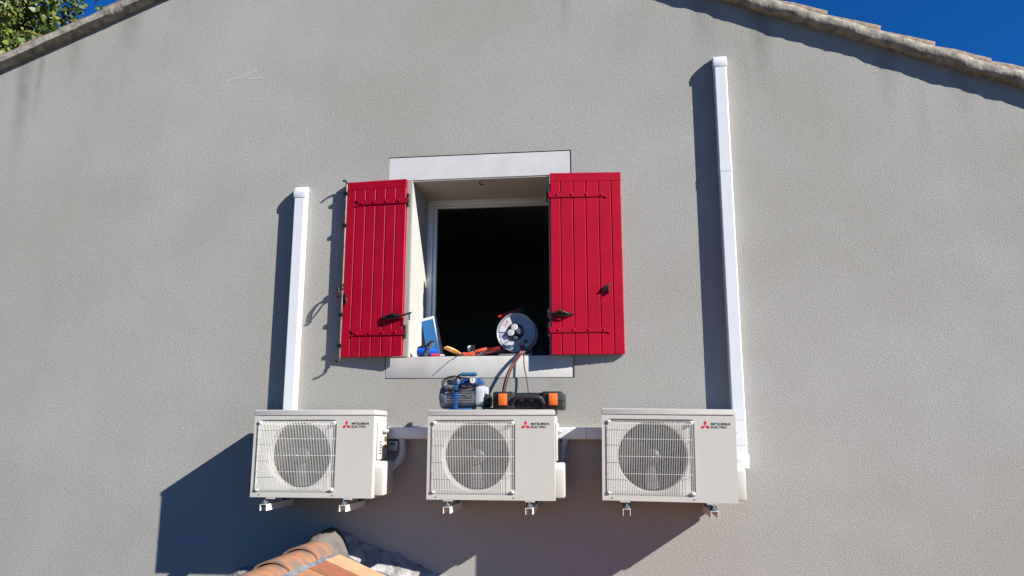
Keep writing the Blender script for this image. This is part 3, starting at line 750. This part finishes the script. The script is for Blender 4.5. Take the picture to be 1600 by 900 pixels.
cable('thick red cable drooping from the reel over the sill, nearer the thin cable', [(-.580, .05, .60), (-.560, .012, .556), (-.572, -.022, .545), (-.618, -.045, .48), (-.662, -.06, .39), (-.688, -.07, .28), (-.69, -.085, .18), (-.68, -.09, .156)], .0062)
cable('thin red cable hanging straighter from the reel to the middle of the tool case', [(-.575, .05, .60), (-.566, .012, .553), (-.566, -.02, .54), (-.563, -.028, .45), (-.545, -.035, .36), (-.534, -.05, .28), (-.532, -.06, .19), (-.53, -.07, .154)], .0042)

# ------------------------------------------------------------------ things on the sill
lb = empty('cardboard_box', (-1.262, .375, sill), 'narrow blue and white box leaning against the window reveal', 'box', rot=(0, math.radians(-12), math.radians(-8)))
B().box(-.05, .05, -.03, .04, .012, .335, .002, 1).build('carton', 'white', lb)
B().box(-.0500, .044, -.0316, -.0304, .012, .315).build('blue_face', 'box_blue', lb)
tr = empty('tubing_tool', (-1.258, .05, sill), 'blue tube-shaped tool with grey blade arm lying on the sill', 'tool')
g = B(); g.lathe([(.012, -.072), (.03, -.066), (.034, -.05), (.034, .02), (.028, .045), (.022, .075), (.008, .08)], 'x', (0, 0, .0345), 20); g.build('barrel', 'bright_blue', tr)
g = B(); g.tube(bez([(-.065, -.01, .062), (-.03, -.012, .074), (.005, -.01, .082), (.03, -.005, .102), (.048, -.005, .10)], 16), [.009]*9+[.014]*8, 8); g.build('grip', 'black', tr)
g = B(); g.box(-.011, .011, -.005, .005, 0, .11, .002, mx=Matrix.Translation((-.006, -.042, .006)) @ Matrix.Rotation(math.radians(33), 4, 'Y')); ar = g.build('arm', 'steel', tr)
for k in (.03, .055): B().lathe([(.005, -.0485), (.005, -.0475)], 'y', (-.006+k*math.sin(math.radians(33)), 0, .006+k*math.cos(math.radians(33))), 8).build('hole', 'ink', ar)
pk = B(); pk.tube([(-.035, 0, .011), (-.03, 0, .011), (.02, .004, .011), (.034, .005, .011)], [.006, .011, .010, .005], 10)
pk = pk.build('marker', 'pink', loc=(-1.19, .022, sill)); tag(pk, 'small pink marker pen lying beside the blue tool', 'marker')
B().tube([(.034, .005, .011), (.062, .007, .010)], [.006, .004], 8).build('tip', 'white', pk)
def pliers(label, loc, rot, m, sc=1, tilt=0, dz=0):
    t = empty('pliers', (loc[0], loc[1], loc[2]+dz), label, 'pliers', 'hand tools on the sill', rot=(0, math.radians(tilt), rot)); t.scale = (sc, sc, sc)
    for s_ in (-1, 1):
        g = B(); g.tube(bez([(.0, s_*.006, .013), (-.035, s_*.022, .014), (-.075, s_*.026, .014), (-.115, s_*.02, .013)], 18), [.007]*3+[.0105]*16, 10); g.build('handle', m, t)
        g = B(); g.prism([(-.005, 0), (.015, s_*.014), (.05, s_*.006), (.055, 0.0008*s_), (.0, .0006*s_)], .005, .019, 'z', bev=.001); g.build('jaw', 'steel', t)
    B().lathe([(.012, .004), (.012, .0215)], 'z', (.0, 0, 0), 14).build('pivot', 'steel', t)
    return t
pliers('pliers with orange-yellow handles lying on the sill', (-1.035, .075, sill), math.radians(35), 'handle_yellow', 1.0, 20, .012)
pliers('pliers with orange-red handles lying on the sill', (-.945, .10, sill), math.radians(205), 'handle_orange', 1.15, 16, .016)
pliers('pliers with dark red handles lying on the sill nearest the reel', (-.855, .07, sill), math.radians(170), 'handle_red', 1.1, 14, .012)
sd = B(); sd.tube([(0, 0, .015), (.006, 0, .015), (.05, 0, .015), (.085, 0, .015), (.092, 0, .015)], [.008, .014, .0125, .014, .008], 10)
sd = sd.build('screwdriver', 'handle_orange', loc=(-1.005, .028, sill), rot=(0, 0, math.radians(8))); tag(sd, 'orange-handled screwdriver with its tip over the sill edge', 'screwdriver')
B().tube([(.001, 0, .0145), (-.03, -.05, .006), (-.055, -.09, -.030)], .0028, 6).build('shank', 'iron', sd)
rb = empty('tape_roll', (-.965, .15, sill), 'black tape roll with a white core standing among the pliers', 'tape')
B().lathe([(.024, -.012), (.045, -.012), (.047, 0), (.045, .012), (.024, .012)], 'x', (.02, 0, .0475), 24).build('roll', 'black', rb)
B().lathe([(.012, -.018), (.02, -.018), (.0235, -.006), (.0235, .010)], 'x', (.0, 0, .066), 16).build('core', 'white', rb)
g = B(); n = 14; rows = []
for i in range(n+1):
    row = []
    for j in range(9):
        u, v = i/n, j/8; x = -.95+.30*u; y = .12+.19*v
        z = .035+.045*math.sin(PI*min(1, u*1.1+.05))**.5*(.75+.25*math.sin(u*9+v*4)) + .006*math.sin(17*u+5*v)
        z *= (.35+.65*math.sin(PI*v)**.5) if True else 1
        row.append((x+.01*math.sin(9*v), y, .004+z))
    rows.append(row)
vsr = [[g.bm.verts.new(q) for q in rw_] for rw_ in rows]
for a, b_ in zip(vsr, vsr[1:]):
    for j in range(8): g.bm.faces.new((a[j], a[j+1], b_[j+1], b_[j]))
bot = [g.bm.verts.new((q[0], q[1], .001)) for q in ([rw_[0] for rw_ in rows] + [rows[-1][8], rows[0][8]])]
cl = g.build('cloth_bag', 'grey_cloth', loc=(0, 0, sill)); tag(cl, 'crumpled dark grey cloth bag lying behind the pliers', 'bag')
g = B()
for k in range(4):
    rr = .075-.006*k; pts = [(-.462+rr*.8*math.cos(2*PI*i/24), .16+rr*math.sin(2*PI*i/24), .0105+.019*k+.006*math.sin(3*2*PI*i/24+k)) for i in range(25)]
    g.tube(pts, .010, 8)
co = g.build('hose_coil', 'black', loc=(0, 0, sill)); tag(co, 'coiled black hose on the sill between reel and bright red shutter', 'hose')

# ------------------------------------------------------------------ lower roof against the wall
RX, RZ, PT = -1.87, -.725, .385
lr = empty('lower_roof', (RX, 0, EYE+RZ), 'lower terracotta roof with mortared ridge meeting the wall below the conditioners', 'roof')
def zz(x): return -PT*abs(x)
g = B(); Y1 = -2.9
for s_, X_ in ((1, 3.6), (-1, 1.9)):
    n, m_ = 60, 22; grid = []
    for j in range(m_+1):
        y = -.004 + (-1.25)*j/m_; row = []
        for i in range(n+1):
            x = s_*1.6*i/n; row.append(g.bm.verts.new((x, y, zz(x)-.012 + .008*nz(x*7+y*3, j*.4) + .006*nz(y*13, i*.7))))
        grid.append(row)
    for a, b_ in zip(grid, grid[1:]):
        for i in range(n): g.bm.faces.new((a[i], a[i+1], b_[i+1], b_[i]))
    g.poly([(0, -.004, -.07), (s_*X_, -.004, zz(X_)-.07), (s_*X_, Y1, zz(X_)-.07), (0, Y1, -.07)])
g.build('mortar_bed', 'cement', lr, smooth=60)
g = B()
for s_, X_ in ((1, 3.6), (-1, 1.9)):
    prev = None
    for i in range(100):
        y = -1.2-1.7*i/99; h = .02+.045*abs(math.cos(PI*y/.21))
        cur = (g.bm.verts.new((s_*.10, y, zz(.10)+h-.05)), g.bm.verts.new((s_*X_, y, zz(X_)+h-.05)))
        if prev: g.bm.faces.new((prev[0], prev[1], cur[1], cur[0]))
        prev = cur
    if s_ > 0:
        prev = None
        for i in range(50):
            y = -.3-.9*i/49; h = .01+.045*abs(math.cos(PI*y/.21))
            cur = (g.bm.verts.new((1.25, y, zz(1.25)+h)), g.bm.verts.new((s_*X_, y, zz(X_)+h)))
            if prev: g.bm.faces.new((prev[0], prev[1], cur[1], cur[0]))
            prev = cur
tag(g.build('tile_field', 'weathered', lr, smooth=60), kind='stuff')
# annex body under the roof
g = B(); g.prism([(-1.75, -EYE-RZ), (3.4, -EYE-RZ), (3.4, zz(3.4)-.075), (0, -.075), (-1.75, zz(1.75)-.075)], -2.75, -.01); g.build('annex_wall', 'housewall', lr, smooth=0)
# mortar fillet along the wall
for s_ in (1, -1):
    g = B(); rings = []; N_ = 60; Ln = 1.75
    for i in range(N_+1):
        x = s_*Ln*i/N_; e = .014*nz(x*9, s_) + .008*nz(x*23, 2); d = 1 if s_ > 0 else .55
        z0 = zz(x)
        rings.append([g.bm.verts.new(q) for q in ((x, .01, z0+.105*d+e), (x, -.012-.004*nz(x*17, 1), z0+.10*d+e), (x, -.04*d-e*.4, z0+.072*d+e*.6), (x, -.085*d-.012*nz(x*11, 4), z0+.022), (x, -.135*d-.02*nz(x*8, 5), z0-.02))])
    for a, b_ in zip(rings, rings[1:]):
        for k in range(4): g.bm.faces.new((a[k], a[k+1], b_[k+1], b_[k]))
    g.build('mortar_fillet', 'dark_mortar', lr, smooth=70)
# ridge tiles: barrel tiles running out from the wall, each lapping over the next
def ridge(L_, r0, r1):
    g = barrel(L_, r0, r1, .014, 14, .002); return g
rt_m = ridge(.46, .108, .124).mesh('ridge_tile', 'terracotta', 55)
y = -.10
for k in range(8):
    o = use('ridge_tile', rt_m, lr, (0.0+random.uniform(-.006, .006), y, -.028-.05*(k*.38)), (0, math.radians(1.5), math.radians(-90+random.uniform(-1.5, 1.5))))
    y -= .39
# mortar lump packing the ridge against the wall
g = B(); rows = []
for i in range(15):
    u = i/14; row = []
    for j in range(13):
        v = -1+2*j/12; yy = -.01-.30*u; wd = .17-.02*u
        row.append(g.bm.verts.new((v*wd, yy, .10*(1-abs(v)**2.0)*(1-.22*u) - .385*wd*abs(v)**2*1.0 + .010*nz(i*1.3+j*2.1, 1) - .03*max(0, u-.8)/.2)))
    rows.append(row)
for a, b_ in zip(rows, rows[1:]):
    for j in range(12): g.bm.faces.new((a[j], a[j+1], b_[j+1], b_[j]))
g.build('ridge_mortar', 'cement', lr, smooth=60)
# flat tiles bedded on the sunny slope
sa = math.atan(PT)
def flat(x0, y0, L_, Wd, m, rz=0, h=.022):
    g = B(); g.box(0, L_, -Wd, 0, 0, .016, .003, 1)
    o = g.build('flat_tile', m, lr, (x0, y0, zz(x0)+h), smooth=30); o.rotation_euler = (Matrix.Rotation(sa, 3, 'Y') @ Matrix.Rotation(rz, 3, 'Z')).to_euler(); return o
flat(.17, -.34, .50, .225, 'peach', math.radians(-3), .03); flat(.16, -.58, .36, .23, 'terracotta_red', math.radians(-1)); flat(.54, -.60, .36, .23, 'terracotta', math.radians(2))
flat(.16, -.83, .42, .23, 'terracotta', 0); flat(.60, -.84, .42, .23, 'terracotta_red', 0); flat(.70, -.36, .40, .22, 'terracotta', math.radians(1), .01)
g = B(); rows = []
for i in range(11):
    u = i/10; rows.append([g.bm.verts.new((.115+(.055+.03*nz(i*2.3, 1))*j/3, -.36-.75*u, zz(.115+.07*j/3)+.024-.012*j/3+.010*nz(i*1.9+j, 2))) for j in range(4)])
for a, b_ in zip(rows, rows[1:]):
    for j in range(3): g.bm.faces.new((a[j], a[j+1], b_[j+1], b_[j]))
g.build('lead_strip', 'lead', lr, smooth=60)

# ------------------------------------------------------------------ tree behind the house
tree = empty('plane_tree', (-13.15, 8.5, 0), 'tall yellow-green broadleaf tree rising behind the verge', 'tree')
g = B(); g.tube([(0, 0, -.1), (.1, 0, 3), (-.05, .1, 6), (.1, 0, 9), (0, 0, 12)], [.38, .32, .26, .18, .08], 12)
limbs = []
for k in range(11):
    a = k*2.4; z = 4.5+.65*k; L_ = 3.2-.12*k
    e = (L_*math.cos(a), L_*math.sin(a), z+1.9); mid_ = (L_*.5*math.cos(a), L_*.5*math.sin(a), z+.7); limbs.append(e)
    g.tube(bez([(0, 0, z), mid_, e], 8), [.12, .105, .09, .075, .06, .05, .04, .03, .02][:9], 6)
g.build('trunk', 'bark', tree)
rnd = random.Random(3); V = []; Fc = []
cl_ = []
for k in range(240):
    a = rnd.uniform(0, 2*PI); h = rnd.uniform(-1, 1); q = (1-h*h)**.5; rr = rnd.uniform(.45, 1)**.6
    cl_.append(Vector((4.0*rr*q*math.cos(a), 4.0*rr*q*math.sin(a), 9.4+4.6*rr*h)))
for c_ in cl_:
    for _ in range(440):
        q = c_ + Vector((rnd.gauss(0, .34), rnd.gauss(0, .34), rnd.gauss(0, .28)))
        s_ = rnd.uniform(.04, .08); n = Vector((rnd.gauss(0, 1), rnd.gauss(0, 1), rnd.gauss(.5, .8))).normalized(); u = n.orthogonal().normalized()
        u = Matrix.Rotation(rnd.uniform(0, 6.28), 3, n) @ u; v = n.cross(u)
        i0 = len(V); dn = n*s_*.3
        V += [q-u*s_, q-v*s_*.6-u*s_*.35+dn, q-v*s_*.55+u*s_*.3, q+u*s_*1.1-dn, q+v*.55*s_+u*s_*.35, q+v*s_*.65-u*s_*.3+dn]
        Fc += [(i0, i0+1, i0+2, i0+3, i0+4, i0+5)]
me = bpy.data.meshes.new('crown'); me.from_pydata([tuple(v) for v in V], [], Fc); me.materials.append(MATS['leaf'])
use('crown', me, tree)
